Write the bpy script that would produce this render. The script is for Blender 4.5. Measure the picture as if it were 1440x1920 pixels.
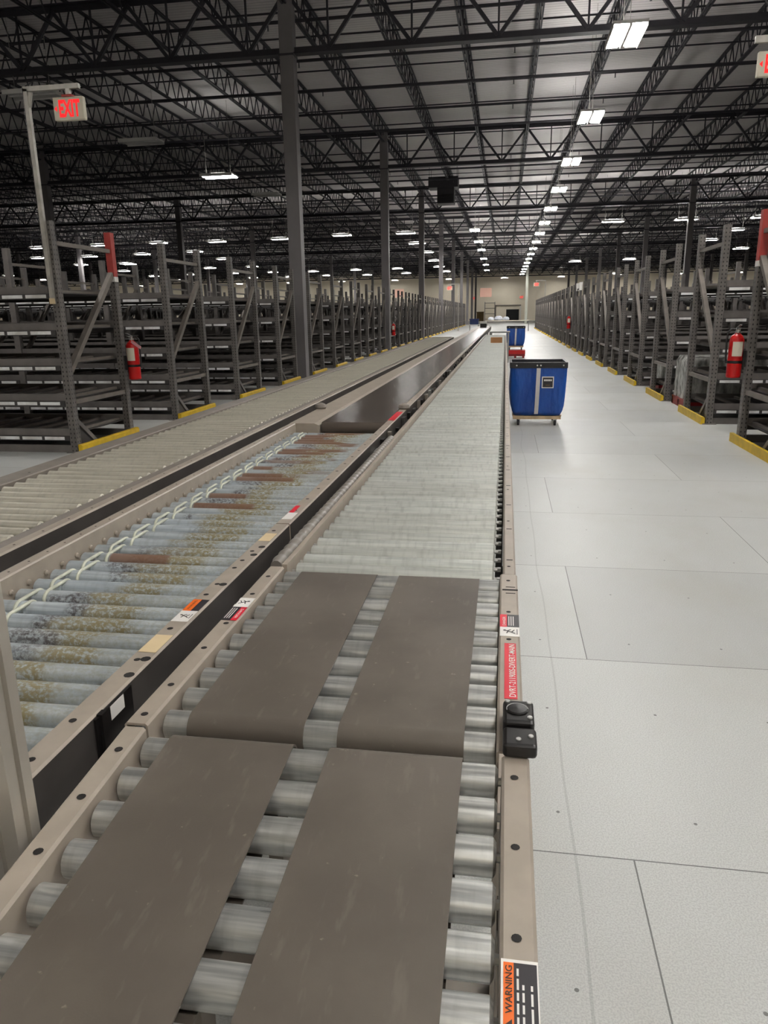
import bpy, math, random
from mathutils import Matrix, Vector
random.seed(7)
for o in list(bpy.data.objects):
    bpy.data.objects.remove(o, do_unlink=True)
S = bpy.context.scene
COL = S.collection
PI = math.pi

# ------------------------------------------------------------------ camera
cam_d = bpy.data.cameras.new('camera')
cam = bpy.data.objects.new('camera', cam_d)
COL.objects.link(cam)
F_PX = 1370.0
cam_d.sensor_fit = 'VERTICAL'
cam_d.sensor_height = 24.0
cam_d.lens = F_PX / 1920 * 24.0
cam_d.clip_start = 0.02
cam_d.clip_end = 400
EYE = 1.5
fw = Vector((948 - 720, 585 - 960, F_PX)).normalized()          # image direction of +Y
dn = Vector((80, 5040, F_PX)); dn = (dn - dn.dot(fw) * fw).normalized()   # image direction of -Z
rt = dn.cross(fw)
R3 = Matrix((rt, fw, -dn))
cr, cdn, cf = R3.col[0], R3.col[1], R3.col[2]
M = Matrix.Identity(4)
for i in range(3):
    M[i][0] = cr[i]; M[i][1] = -cdn[i]; M[i][2] = -cf[i]
M[0][3], M[1][3], M[2][3] = 0, 0, EYE
cam.matrix_world = M
S.camera = cam
def ray(px, py): return R3 @ Vector((px - 720, py - 960, F_PX))
def on_z(px, py, z):
    d = ray(px, py); t = (z - EYE) / d.z
    return Vector((0, 0, EYE)) + d * t
def on_y(px, py, y):
    d = ray(px, py)
    return Vector((0, 0, EYE)) + d * (y / d.y)

# ------------------------------------------------------------------ world, exposure
w = bpy.data.worlds.new('world'); S.world = w
w.use_nodes = True
w.node_tree.nodes['Background'].inputs[0].default_value = (0.9, 0.95, 1, 1)
w.node_tree.nodes['Background'].inputs[1].default_value = 0.0
S.view_settings.view_transform = 'Standard'
S.view_settings.look = 'None'
S.view_settings.gamma = 1
S.view_settings.use_curve_mapping = False
S.view_settings.exposure = 0.0
LENS = 104.0       # emission of a lit high bay lens
UP_FILL = 34.0     # emission of upward panels added to the fixture tops to brighten the ceiling

# ------------------------------------------------------------------ materials
def sr(r, g, b):
    def c(u):
        u /= 255
        return u / 12.92 if u <= .04045 else ((u + .055) / 1.055) ** 2.4
    return (c(r), c(g), c(b), 1)
class NT:
    def __init__(s, name):
        s.m = bpy.data.materials.new(name); s.m.use_nodes = True
        s.t = s.m.node_tree; s.b = s.t.nodes['Principled BSDF']
    def n(s, typ, **kw):
        n = s.t.nodes.new(typ)
        for k, v in kw.items(): setattr(n, k, v)
        return n
    def l(s, a, b): s.t.links.new(a, b)
    def val(s, x, sock):
        if isinstance(x, (int, float)): sock.default_value = x
        else: s.l(x, sock)
    def math(s, op, a, b=None, c=None, clamp=False):
        n = s.n('ShaderNodeMath', operation=op, use_clamp=clamp)
        s.val(a, n.inputs[0])
        if b is not None: s.val(b, n.inputs[1])
        if c is not None: s.val(c, n.inputs[2])
        return n.outputs[0]
    def mix(s, fac, a, b):
        n = s.n('ShaderNodeMix', data_type='RGBA')
        s.val(fac, n.inputs[0])
        for x, i in ((a, 6), (b, 7)):
            if isinstance(x, tuple): n.inputs[i].default_value = x
            else: s.l(x, n.inputs[i])
        return n.outputs[2]
    def ramp(s, x, lo, hi):
        n = s.n('ShaderNodeMapRange', interpolation_type='SMOOTHSTEP')
        s.val(x, n.inputs[0]); n.inputs[1].default_value = lo; n.inputs[2].default_value = hi
        return n.outputs[0]
    def pos(s): return s.n('ShaderNodeNewGeometry').outputs['Position']
    def obj(s): return s.n('ShaderNodeTexCoord').outputs['Object']
    def xyz(s, v):
        n = s.n('ShaderNodeSeparateXYZ'); s.l(v, n.inputs[0]); return n.outputs
    def noise(s, vec, scale, detail=3, sc=(1, 1, 1), rough=.55, off=None):
        m = s.n('ShaderNodeMapping'); m.inputs['Scale'].default_value = sc
        s.l(vec, m.inputs[0])
        if off is not None:
            cb = s.n('ShaderNodeCombineXYZ'); s.l(off, cb.inputs[0]); s.l(off, cb.inputs[1]); s.l(cb.outputs[0], m.inputs[1])
        n = s.n('ShaderNodeTexNoise'); n.inputs['Scale'].default_value = scale
        n.inputs['Detail'].default_value = detail; n.inputs['Roughness'].default_value = rough
        s.l(m.outputs[0], n.inputs['Vector']); return n.outputs['Fac']
    def bump(s, h, strength=.2, dist=.01):
        n = s.n('ShaderNodeBump'); n.inputs['Strength'].default_value = strength; n.inputs['Distance'].default_value = dist
        s.l(h, n.inputs['Height']); s.l(n.outputs[0], s.b.inputs['Normal'])
def plain(name, c, rough=.5, metal=0.0, var=.12, scale=8, em=0, spec=.5):
    t = NT(name)
    t.b.inputs['Roughness'].default_value = rough; t.b.inputs['Metallic'].default_value = metal
    t.b.inputs['Specular IOR Level'].default_value = spec
    if var > 0:
        k = t.noise(t.obj(), scale, 4)
        lo = tuple(x * (1 - var) for x in c[:3]) + (1,); hi = tuple(min(1, x * (1 + var)) for x in c[:3]) + (1,)
        t.l(t.mix(t.ramp(k, .3, .7), lo, hi), t.b.inputs['Base Color'])
    else: t.b.inputs['Base Color'].default_value = c
    if em:
        t.b.inputs['Emission Color'].default_value = c; t.b.inputs['Emission Strength'].default_value = em
    return t.m

def mat_floor():
    t = NT('floor_panels'); p = t.pos(); x, y, z = t.xyz(p)
    v = t.math('DIVIDE', t.math('SUBTRACT', y, 0.57), 1.252)
    row = t.math('FLOOR', v); fv = t.math('FRACT', v)
    par = t.math('PINGPONG', row, 1.0)
    u = t.math('DIVIDE', t.math('ADD', t.math('SUBTRACT', x, 0.40), t.math('MULTIPLY', par, 1.22)), 2.44)
    fu = t.math('FRACT', u)
    def edge(f, size, wd):
        d = t.math('MULTIPLY', t.math('MINIMUM', f, t.math('SUBTRACT', 1, f)), size)
        return t.math('LESS_THAN', d, wd)
    seam = t.math('MAXIMUM', edge(fv, 1.252, .0022), edge(fu, 2.44, .0022))
    # one tone per panel
    cb = t.n('ShaderNodeCombineXYZ'); t.l(row, cb.inputs[0]); t.l(t.math('FLOOR', u), cb.inputs[1])
    wn = t.n('ShaderNodeTexWhiteNoise'); wn.noise_dimensions = '2D'; t.l(cb.outputs[0], wn.inputs['Vector'])
    base = t.mix(wn.outputs['Value'], sr(184, 185, 183), sr(198, 199, 196))
    big = t.noise(p, 1.3, 5, (1, .6, 1))
    base = t.mix(t.math('MULTIPLY', t.ramp(big, .45, .75), .35), base, sr(170, 166, 152))
    grain = t.noise(p, 210, 2)
    base = t.mix(t.math('MULTIPLY', t.ramp(grain, .40, .62), .42), base, sr(150, 150, 150))
    # screw heads
    su = t.math('SUBTRACT', t.math('FRACT', t.math('DIVIDE', x, .405)), .5)
    sv = t.math('SUBTRACT', t.math('FRACT', t.math('DIVIDE', y, .626)), .2)
    d2 = t.math('ADD', t.math('POWER', t.math('MULTIPLY', su, .405), 2), t.math('POWER', t.math('MULTIPLY', sv, .626), 2))
    dot = t.math('LESS_THAN', d2, .0055 ** 2)
    # wheel scuff that runs along the walkway
    sx = t.math('ADD', t.math('MULTIPLY', t.math('SUBTRACT', t.noise(p, .5, 1, (0, 1, 0)), .5), .12), .235)
    sc = t.math('LESS_THAN', t.math('ABSOLUTE', t.math('SUBTRACT', x, sx)), .004)
    base = t.mix(t.math('MULTIPLY', sc, .22), base, sr(90, 90, 88))
    base = t.mix(t.math('MULTIPLY', dot, .75), base, sr(60, 55, 52))
    base = t.mix(t.math('MULTIPLY', seam, .8), base, sr(60, 58, 56))
    t.l(base, t.b.inputs['Base Color'])
    rg = t.noise(p, 3, 4)
    t.l(t.math('MULTIPLY_ADD', rg, .16, .32), t.b.inputs['Roughness'])
    t.bump(grain, .25, .002)
    return t.m
def mat_deck():
    t = NT('roof_deck_white'); p = t.pos(); x, y, z = t.xyz(p)
    wv = t.math('PINGPONG', t.math('DIVIDE', y, .152), .5)
    rib = t.ramp(wv, .1, .3)
    k = t.noise(p, .25, 2)
    c = t.mix(t.ramp(k, .35, .7), sr(222, 216, 215), sr(238, 234, 230))
    c = t.mix(rib, t.mix(.22, c, sr(120, 118, 118)), c)
    t.l(c, t.b.inputs['Base Color']); t.b.inputs['Roughness'].default_value = .55
    t.bump(rib, .6, .03)
    return t.m
def mat_roller(name, a, b, rough=.42, metal=.65):
    t = NT(name); o = t.obj(); rnd = t.n('ShaderNodeObjectInfo').outputs['Random']
    off = t.math('MULTIPLY', rnd, 37.0)
    st = t.noise(o, 5, 4, (1, 22, 22), off=off); rings = t.noise(o, 60, 3, (1, .15, .15), off=off)
    c = t.mix(t.ramp(st, .3, .7), a, b)
    c = t.mix(t.math('MULTIPLY', t.ramp(rings, .45, .75), .22), c, sr(120, 122, 120))
    c = t.mix(t.math('MULTIPLY', rnd, .22), c, sr(150, 146, 132))
    t.l(c, t.b.inputs['Base Color'])
    t.b.inputs['Metallic'].default_value = metal
    t.l(t.math('MULTIPLY_ADD', st, .25, rough - .1), t.b.inputs['Roughness'])
    return t
def mat_stained():
    t = mat_roller('stained_roller', sr(168, 178, 186), sr(202, 210, 214), .42, .5)
    src = t.b.inputs['Base Color'].links[0].from_socket
    p = t.pos(); x, y, z = t.xyz(p)
    rnd = t.n('ShaderNodeObjectInfo').outputs['Random']
    # grey haze over the right half, olive band, purple black scuffs, brown rust on single rollers
    nA = t.noise(p, 5, 3, (1, 1.6, 1)); nB = t.noise(p, 95, 5, (1, 1.6, 1), .7); nC = t.noise(p, 3.1, 2, (1, 1.5, 1))
    cx = t.math('MULTIPLY_ADD', t.math('SUBTRACT', nA, .5), .42, -.93)
    dist = t.math('ABSOLUTE', t.math('SUBTRACT', x, cx))
    ol = t.math('MULTIPLY', t.ramp(dist, .115, .04), t.ramp(nB, .36, .56))
    haze = t.math('MULTIPLY', t.ramp(t.math('SUBTRACT', x, cx), -.03, .06), t.ramp(nB, .35, .7))
    pu = t.math('MULTIPLY', t.ramp(t.math('ABSOLUTE', t.math('SUBTRACT', x, t.math('ADD', cx, -.11))), .075, .02), t.ramp(nC, .44, .56))
    pu = t.math('MULTIPLY', pu, t.ramp(nB, .38, .6))
    c = t.mix(t.math('MULTIPLY', haze, .6), src, sr(146, 143, 122))
    c = t.mix(t.math('MULTIPLY', ol, .8), c, sr(128, 112, 56))
    c = t.mix(t.math('MULTIPLY', pu, .85), c, sr(72, 60, 60))
    lim = t.math('MULTIPLY_ADD', t.math('FRACT', t.math('MULTIPLY', rnd, 91.7)), .22, -1.08)
    br = t.math('MULTIPLY', t.math('GREATER_THAN', rnd, .74), t.ramp(t.math('SUBTRACT', lim, x), 0.0, .02))
    farb = t.math('MULTIPLY', t.ramp(y, 2.7, 3.6), t.ramp(t.noise(p, 4, 2, (1, 5, 1)), .5, .58))
    farb = t.math('MULTIPLY', farb, t.ramp(dist, .2, .12))
    br = t.math('MULTIPLY', t.math('MAXIMUM', br, farb), t.ramp(x, -1.145, -1.135))
    c = t.mix(t.math('MULTIPLY', br, .9), c, sr(116, 84, 64))
    t.l(c, t.b.inputs['Base Color'])
    t.l(t.math('MULTIPLY', t.math('SUBTRACT', 1, t.math('MAXIMUM', br, t.math('MAXIMUM', ol, haze))), .4), t.b.inputs['Metallic'])
    return t.m
def mat_belt():
    t = NT('belt_rubber'); p = t.pos()
    a = t.noise(p, 3.5, 5); s = t.noise(p, 60, 3, (1, .25, 1)); f = t.noise(p, 400, 2)
    c = t.mix(t.ramp(a, .35, .7), sr(86, 78, 70), sr(102, 94, 85))
    c = t.mix(t.math('MULTIPLY', t.ramp(s, .58, .75), .25), c, sr(128, 120, 110))
    spots = t.noise(p, 55, 3)
    c = t.mix(t.math('MULTIPLY', t.ramp(spots, .70, .76), .45), c, sr(150, 140, 128))
    t.l(c, t.b.inputs['Base Color']); t.b.inputs['Roughness'].default_value = .58
    t.bump(f, .15, .001)
    return t.m
def mat_post():
    t = NT('rack_post_steel'); x, y, z = t.xyz(t.obj())
    u = t.math('SUBTRACT', t.math('ABSOLUTE', x), .022); uy = t.math('SUBTRACT', t.math('ABSOLUTE', y), .022)
    v = t.math('MULTIPLY', t.math('SUBTRACT', t.math('FRACT', t.math('DIVIDE', z, .05)), .5), .05)
    d = t.math('MINIMUM', t.math('ADD', t.math('ABSOLUTE', u), t.math('ABSOLUTE', t.math('MULTIPLY', v, .6))),
               t.math('ADD', t.math('ABSOLUTE', uy), t.math('ABSOLUTE', t.math('MULTIPLY', v, .6))))
    k = t.noise(t.obj(), 6, 4)
    c = t.mix(t.ramp(k, .3, .7), sr(94, 90, 87), sr(114, 109, 105))
    c = t.mix(t.math('LESS_THAN', d, .0085), c, sr(22, 20, 20))
    t.l(c, t.b.inputs['Base Color']); t.b.inputs['Roughness'].default_value = .42
    return t.m
def mat_wrap():
    t = NT('stretch_wrap'); o = t.obj()
    k = t.noise(o, 9, 5, (1, 1, .35))
    c = t.mix(t.ramp(k, .35, .65), sr(120, 120, 116), sr(205, 205, 200))
    t.l(c, t.b.inputs['Base Color']); t.b.inputs['Roughness'].default_value = .22
    t.bump(k, .8, .03)
    return t.m
def mat_vinyl():
    t = NT('blue_vinyl'); o = t.obj()
    a = t.noise(o, 4.5, 3, (1, 1, .3)); b = t.noise(o, 11, 3, (1, 1, .8))
    t.l(t.mix(t.ramp(a, .3, .7), sr(18, 66, 148), sr(26, 82, 168)), t.b.inputs['Base Color'])
    t.b.inputs['Roughness'].default_value = .3
    t.bump(t.math('ADD', t.math('MULTIPLY', a, 1.0), t.math('MULTIPLY', b, .25)), .9, .06)
    return t.m
MT = dict(
    floor=mat_floor(), deck=mat_deck(), belt=mat_belt(), post=mat_post(), wrap=mat_wrap(), stained=mat_stained(),
    roller=mat_roller('zinc_roller', sr(206, 210, 204), sr(232, 234, 228), .34, .5).m,
    roller_near=mat_roller('worn_zinc_roller', sr(178, 180, 179), sr(232, 232, 228), .3, .78).m,
    roller_old=mat_roller('dull_zinc_roller', sr(178, 173, 158), sr(200, 195, 180), .42, .35).m,
    taupe=plain('taupe_paint', sr(164, 153, 140), .4, 0, .07, 14),
    taupe_grey=plain('grey_taupe_paint', sr(128, 120, 112), .45, 0, .1, 10),
    dark_channel=plain('dark_channel_grey', sr(70, 66, 64), .4, 0, .15, 8),  # rail webs in a darker grey than the flanges
    black=plain('black_plastic', sr(26, 24, 24), .28, 0, 0),
    hole=plain('hole_dark', sr(20, 16, 14), .7, 0, 0),
    rubber=plain('black_rubber', sr(34, 32, 32), .6, 0, .1),
    roof_steel=plain('roof_steel_dark', sr(44, 42, 48), .5, 0, .15, 2),
    column=plain('column_paint', sr(116, 112, 113), .45, 0, .08, 1.5),
    pale_column=plain('pale_column_paint', sr(190, 192, 180), .5, 0, .05, 1),
    rack=plain('rack_steel', sr(110, 105, 102), .42, 0, .15, 5),
    rack_dark=plain('rack_steel_dark', sr(66, 63, 62), .5, 0, .12, 4),
    brace=plain('brace_galvanised', sr(122, 115, 108), .4, .2, .12, 6),
    tag_white=plain('price_label_white', sr(236, 233, 228), .3, 0, .3, 5),
    yellow=plain('guard_yellow', sr(214, 178, 30), .45, 0, .1, 9),
    red=plain('red_paint', sr(196, 24, 24), .3, 0, .05),
    red_post=plain('red_post_paint', sr(176, 60, 54), .45, 0, .12),
    dark_red=plain('dark_red_plastic', sr(142, 28, 30), .45, 0, .1),
    white=plain('white_paint', sr(226, 224, 218), .4, 0, .03),
    sticker_white=plain('sticker_white', sr(236, 233, 228), .35, 0, .03),
    sticker_red=plain('sticker_red', sr(220, 30, 52), .35, 0, .04),
    sticker_orange=plain('sticker_orange', sr(244, 116, 38), .35, 0, .04),
    sticker_black=plain('sticker_black', sr(46, 42, 46), .35, 0, 0),
    sticker_tan=plain('sticker_tan', sr(222, 200, 160), .4, 0, .05),
    ink=plain('dark_ink', sr(40, 26, 22), .5, 0, 0),
    alu=plain('brushed_aluminium', sr(196, 190, 180), .38, .5, .06, 6),
    galv=plain('galvanised_strut', sr(180, 176, 168), .4, .5, .15, 9),
    zinc=plain('bright_zinc', sr(200, 200, 196), .3, .8, .1, 20),
    band=plain('cream_drive_band', sr(206, 208, 190), .4, 0, .1, 30),
    blue=mat_vinyl(),
    black_vinyl=plain('black_vinyl', sr(34, 34, 38), .4, 0, .08),
    strap=plain('white_webbing', sr(220, 214, 210), .5, 0, .04),
    wood=plain('pale_plywood', sr(196, 170, 136), .6, 0, .2, 9),
    cardboard=plain('cardboard', sr(168, 120, 78), .7, 0, .06, 12),
    hose=plain('grey_hose', sr(128, 122, 116), .45, 0, .1, 25),
    wall=plain('cream_wall', sr(234, 224, 204), .7, 0, .04, .15),
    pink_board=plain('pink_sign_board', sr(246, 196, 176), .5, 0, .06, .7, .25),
    exit_red=plain('exit_letter_red', sr(255, 20, 26), .4, 0, 0, 8, .9),
    exit_face=plain('exit_case_cream', sr(224, 216, 196), .5, 0, .02),
    lens=plain('lit_lens', (1, .982, .945, 1), .5, 0, 0, 8, LENS),
    up_fill=plain('added_uplight', (1, .982, .955, 1), .5, 0, 0, 8, UP_FILL),
    up_fill_low=plain('dim_added_uplight', (1, .982, .955, 1), .5, 0, 0, 8, UP_FILL * .4),
    lens_off=plain('unlit_lens', sr(210, 208, 204), .4, 0, 0),
    housing=plain('fixture_white', sr(222, 220, 216), .4, 0, 0),
    dark_unit=plain('heater_casing', sr(40, 38, 42), .5, 0, .1),
    slider=plain('belt_dark_gloss', sr(84, 76, 70), .2, 0, .08, 1.2),
    navy=plain('navy_plastic', sr(30, 44, 92), .4, 0, .1),
    grey_metal=plain('grey_metal', sr(150, 150, 148), .4, .4, .08),
    doorway=plain('black_doorway', sr(14, 16, 14), .6, 0, 0),
    pink_tag=plain('pink_tag', sr(244, 178, 186), .5, 0, .03),
    bag=plain('pale_plastic_bag', sr(206, 210, 220), .3, 0, .15, 7),
    brown=plain('brown_board', sr(112, 88, 50), .6, 0, .15, 2),
)

# ------------------------------------------------------------------ mesh builder
class MB:
    def __init__(s): s.v = []; s.f = []; s.m = []; s.sm = []; s.mats = []
    def mi(s, mat):
        if mat not in s.mats: s.mats.append(mat)
        return s.mats.index(mat)
    def face(s, idx, mat, smooth=False):
        s.f.append(idx); s.m.append(s.mi(mat)); s.sm.append(smooth)
    def hexa(s, P, mat):
        b = len(s.v); s.v += [tuple(p) for p in P]
        for q in ((0, 3, 2, 1), (4, 5, 6, 7), (0, 1, 5, 4), (1, 2, 6, 5), (2, 3, 7, 6), (3, 0, 4, 7)):
            s.face([b + i for i in q], mat)
    def box(s, x0, x1, y0, y1, z0, z1, mat):
        s.hexa([(x0, y0, z0), (x1, y0, z0), (x1, y1, z0), (x0, y1, z0), (x0, y0, z1), (x1, y0, z1), (x1, y1, z1), (x0, y1, z1)], mat)
    def bar(s, p, q, w, h, mat, up=(0, 0, 1)):
        p, q = Vector(p), Vector(q); d = (q - p).normalized(); u = Vector(up)
        if abs(d.dot(u)) > .98: u = Vector((0, 1, 0))
        a = d.cross(u).normalized() * (w / 2); b = a.cross(d).normalized() * (h / 2)
        s.hexa([p - a - b, p + a - b, q + a - b, q - a - b, p - a + b, p + a + b, q + a + b, q - a + b], mat)
    def path(s, pts, r, mat, n=8, closed=False, caps=True, radii=None):
        pts = [Vector(p) for p in pts]; N = len(pts); b0 = len(s.v); prev = None
        for i, p in enumerate(pts):
            if closed: d = pts[(i + 1) % N] - pts[i - 1]
            else: d = pts[min(i + 1, N - 1)] - pts[max(i - 1, 0)]
            d.normalize()
            u = prev if prev else (Vector((0, 0, 1)) if abs(d.z) < .9 else Vector((1, 0, 0)))
            a = d.cross(u).normalized(); u = a.cross(d).normalized(); prev = u
            rr = radii[i] if radii else r
            for k in range(n):
                t = 2 * PI * k / n
                s.v.append(tuple(p + a * (rr * math.cos(t)) + u * (rr * math.sin(t))))
        for i in range(N if closed else N - 1):
            j = (i + 1) % N
            for k in range(n):
                l = (k + 1) % n
                s.face([b0 + i * n + k, b0 + i * n + l, b0 + j * n + l, b0 + j * n + k], mat, True)
        if caps and not closed:
            for e, rev in ((0, True), (N - 1, False)):
                b = len(s.v); ring = [s.v[b0 + e * n + k] for k in range(n)]; s.v += ring
                idx = list(range(b, b + n)); s.face(idx[::-1] if rev else idx, mat)
    def tube(s, p, q, r, mat, n=10): s.path([p, q], r, mat, n)
    def lathe(s, prof, mat, origin=(0, 0, 0), axis='z', n=20, flat=False):
        o = Vector(origin); b0 = len(s.v)
        mats = mat if isinstance(mat, list) else [mat] * (len(prof) - 1)
        for i in range(len(prof) - 1):
            for (r, h) in (prof[i], prof[i + 1]):
                for k in range(n):
                    t = 2 * PI * k / n; a, c = r * math.cos(t), r * math.sin(t)
                    q = {'z': (a, c, h), 'x': (h, a, c), 'y': (c, h, a)}[axis]
                    s.v.append((o.x + q[0], o.y + q[1], o.z + q[2]))
        for i in range(len(prof) - 1):
            b = b0 + i * 2 * n
            for k in range(n):
                l = (k + 1) % n
                s.face([b + k, b + l, b + n + l, b + n + k], mats[i], not flat)
    def extrude(s, prof, y0, y1, mat, zf=None):
        """closed XZ outline swept along Y (zf lifts each end)"""
        n = len(prof); b = len(s.v)
        for y in (y0, y1):
            dz = zf(y) if zf else 0
            s.v += [(x, y, z + dz) for x, z in prof]
        mats = mat if isinstance(mat, list) else [mat] * n
        for i in range(n):
            j = (i + 1) % n
            s.face([b + i, b + j, b + n + j, b + n + i], mats[i])
        c = len(s.v); s.v += s.v[b:b + 2 * n]
        s.face(list(range(c, c + n))[::-1], mats[0]); s.face(list(range(c + n, c + 2 * n)), mats[0])
    def quad(s, pts, mat):
        b = len(s.v); s.v += [tuple(p) for p in pts]; s.face([b + i for i in range(len(pts))], mat)
    def disc(s, c, r, mat, n=12, ux=(1, 0, 0), uy=(0, 1, 0)):
        c = Vector(c); ux, uy = Vector(ux), Vector(uy)
        s.quad([c + ux * (r * math.cos(2 * PI * k / n)) + uy * (r * math.sin(2 * PI * k / n)) for k in range(n)], mat)
    def text(s, txt, origin, ux, uy, height, mat, width=None, align='CENTER', bold=0):
        cu = bpy.data.curves.new('tmp', 'FONT'); cu.body = txt; cu.size = 1; cu.align_x = align; cu.align_y = 'CENTER'; cu.resolution_u = 3; cu.offset = bold
        ob = bpy.data.objects.new('tmp', cu); me = bpy.data.meshes.new_from_object(ob)
        xs = [v.co.x for v in me.vertices]; ys = [v.co.y for v in me.vertices]
        if xs:
            hh = max(ys) - min(ys); ww = max(xs) - min(xs); my = (max(ys) + min(ys)) / 2; mx = (max(xs) + min(xs)) / 2
            ky = height / hh; kx = width / ww if width else ky
            o, ux, uy = Vector(origin), Vector(ux), Vector(uy); b = len(s.v)
            for v in me.vertices: s.v.append(tuple(o + ux * ((v.co.x - mx) * kx) + uy * ((v.co.y - my) * ky)))
            for p in me.polygons: s.face([b + i for i in p.vertices], mat)
        bpy.data.objects.remove(ob); bpy.data.curves.remove(cu); bpy.data.meshes.remove(me)
    def mesh(s, name):
        me = bpy.data.meshes.new(name); me.from_pydata(s.v, [], s.f)
        for m in s.mats: me.materials.append(m)
        me.polygons.foreach_set('material_index', s.m); me.polygons.foreach_set('use_smooth', s.sm)
        me.update(); return me
    def obj(s, name, parent=None, loc=None):
        return put(name, s.mesh(name), parent, loc)
def put(name, me, parent=None, loc=None):
    o = bpy.data.objects.new(name, me); COL.objects.link(o)
    if parent: o.parent = parent
    if loc is not None: o.location = loc
    return o
def tag(o, label, cat, group=None, kind=None):
    o['label'] = label; o['category'] = cat
    if group: o['group'] = group
    if kind: o['kind'] = kind
    return o
def thing(name, label, cat, loc=(0, 0, 0), group=None, rz=0):
    o = bpy.data.objects.new(name, None); COL.objects.link(o); o.location = loc; o.rotation_euler = (0, 0, rz)
    o.empty_display_size = .1
    return tag(o, label, cat, group)
def struct(o): o['kind'] = 'structure'; return o
def stuff(o): o['kind'] = 'stuff'; return o
def copy_tree(o, parent=None):
    c = o.copy(); COL.objects.link(c)
    if parent: c.parent = parent
    for ch in o.children: copy_tree(ch, c)
    return c

# ------------------------------------------------------------------ the building shell
X0, X1, YB, YF, ZR = -92.0, 56.0, -9.0, 138.0, 8.72
def slab(name, x0, x1, y0, y1, z0, z1, mat):
    b = MB(); b.box(x0, x1, y0, y1, z0, z1, mat); return struct(b.obj(name))
slab('floor', X0, X1, YB, YF, -.12, 0, MT['floor'])
slab('ceiling', X0, X1, YB, YF, ZR, ZR + .1, MT['deck'])
slab('wall_far', X0, X1, YF, YF + .3, -.12, ZR + .1, MT['wall'])
slab('wall_near', X0, X1, YB - .3, YB, -.12, ZR + .1, MT['wall'])
slab('wall_left', X0 - .3, X0, YB, YF, -.12, ZR + .1, MT['wall'])
slab('wall_right', X1, X1 + .3, YB, YF, -.12, ZR + .1, MT['wall'])
COLX = [-4.88 + 14.64 * i for i in range(-5, 4)]
GIRY = [17.6 + 13.4 * i for i in range(-1, 9)]
JX = [-4.88 + 1.83 * i for i in range(-47, 33)]
# girders run across the building
b = MB(); g = MT['roof_steel']
b.box(X0, X1, -.11, .11, 8.34, 8.37, g); b.box(X0, X1, -.012, .012, 8.22, 8.34, g)
b.box(X0, X1, -.11, .11, 7.02, 7.05, g); b.box(X0, X1, -.012, .012, 7.05, 7.17, g)
for x in JX:
    if x - 1.9 < X0 or x + 1.9 > X1: continue
    b.bar((x, 0, 8.24), (x + .89, 0, 7.12), .075, .075, g, (0, 1, 0)); b.bar((x + 1.83, 0, 8.24), (x + .94, 0, 7.12), .075, .075, g, (0, 1, 0))
    b.bar((x + .915, 0, 8.24), (x + .915, 0, 7.12), .04, .04, g, (0, 1, 0))
gm = b.mesh('roof_girder')
for y in GIRY: struct(put('roof_beam', gm, None, (0, y, 0)))
# open web joists run the length of the building
b = MB(); zt, zb = 8.68, 7.98
for dx in (-.035, .035):
    b.box(dx - .022, dx + .022, YB, YF, zt - .03, zt, g); b.box(dx - .02, dx + .02, YB, YF, zb - .02, zb + .02, g)
y = YB + .2; pitch = .68
while y + pitch < YF:
    b.bar((0, y, zt - .03), (0, y + pitch / 2, zb), .026, .026, g); b.bar((0, y + pitch / 2, zb), (0, y + pitch, zt - .03), .026, .026, g)
    y += pitch
jm = b.mesh('roof_joist')
for x in JX:
    if X0 + .2 < x < X1 - .2: struct(put('roof_beam', jm, None, (x, 0, 0)))
# cross bridging, then sprinkler branch lines
b = MB()
b.bar((X0, 0, 8.6), (X1, 0, 8.6), .035, .035, g); b.bar((X0, 0, 8.04), (X1, 0, 8.04), .035, .035, g)
bm_ = b.mesh('bridging')
for i in range(-4, 27): struct(put('roof_beam', bm_, None, (0, 15.2 + 4.47 * i, 0)))
b = MB(); b.path([(X0 + .1, 0, 0), (X1 - .1, 0, 0)], .038, g, 8)
x = X0 + 1.3
while x < X1 - 1:
    b.tube((x, 0, 0), (x, 0, -.14), .014, g, 6); b.lathe([(.0, -.16), (.03, -.155), (.0, -.14)], g, (x, 0, 0), n=8); x += 2.75
pm = b.mesh('sprinkler_pipe')
yy = 20.67 - 2.6 * 10
while yy < YF - 1:
    if yy > YB + 1 and all(abs(yy - gy) > .2 for gy in GIRY):
        tag(put('sprinkler_pipe', pm, None, (0, yy, 7.84)), 'long dark sprinkler branch pipe with drops crossing under the roof joists', 'pipe', 'sprinkler branch pipes under the roof')
    yy += 2.6
# columns
b = MB(); cm = MT['column']
b.box(-.15, .15, -.15, .15, 0.02, 8.3, cm); b.box(-.25, .25, -.25, .25, 0, .025, cm); b.box(-.22, .22, -.2, .2, 8.3, 8.34, g)
b.box(-.17, .17, -.17, .17, 6.98, 7.02, g)
clm = b.mesh('column')
for cx in COLX:
    for cy in GIRY:
        struct(put('column', clm, None, (cx, cy + .0, 0)))
b = MB(); b.box(-.16, .16, -.16, .16, 0, 8.4, MT['pale_column'])
pc = b.mesh('pale_column')
struct(put('column', pc, None, (2.62, 100, 0)))

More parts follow.
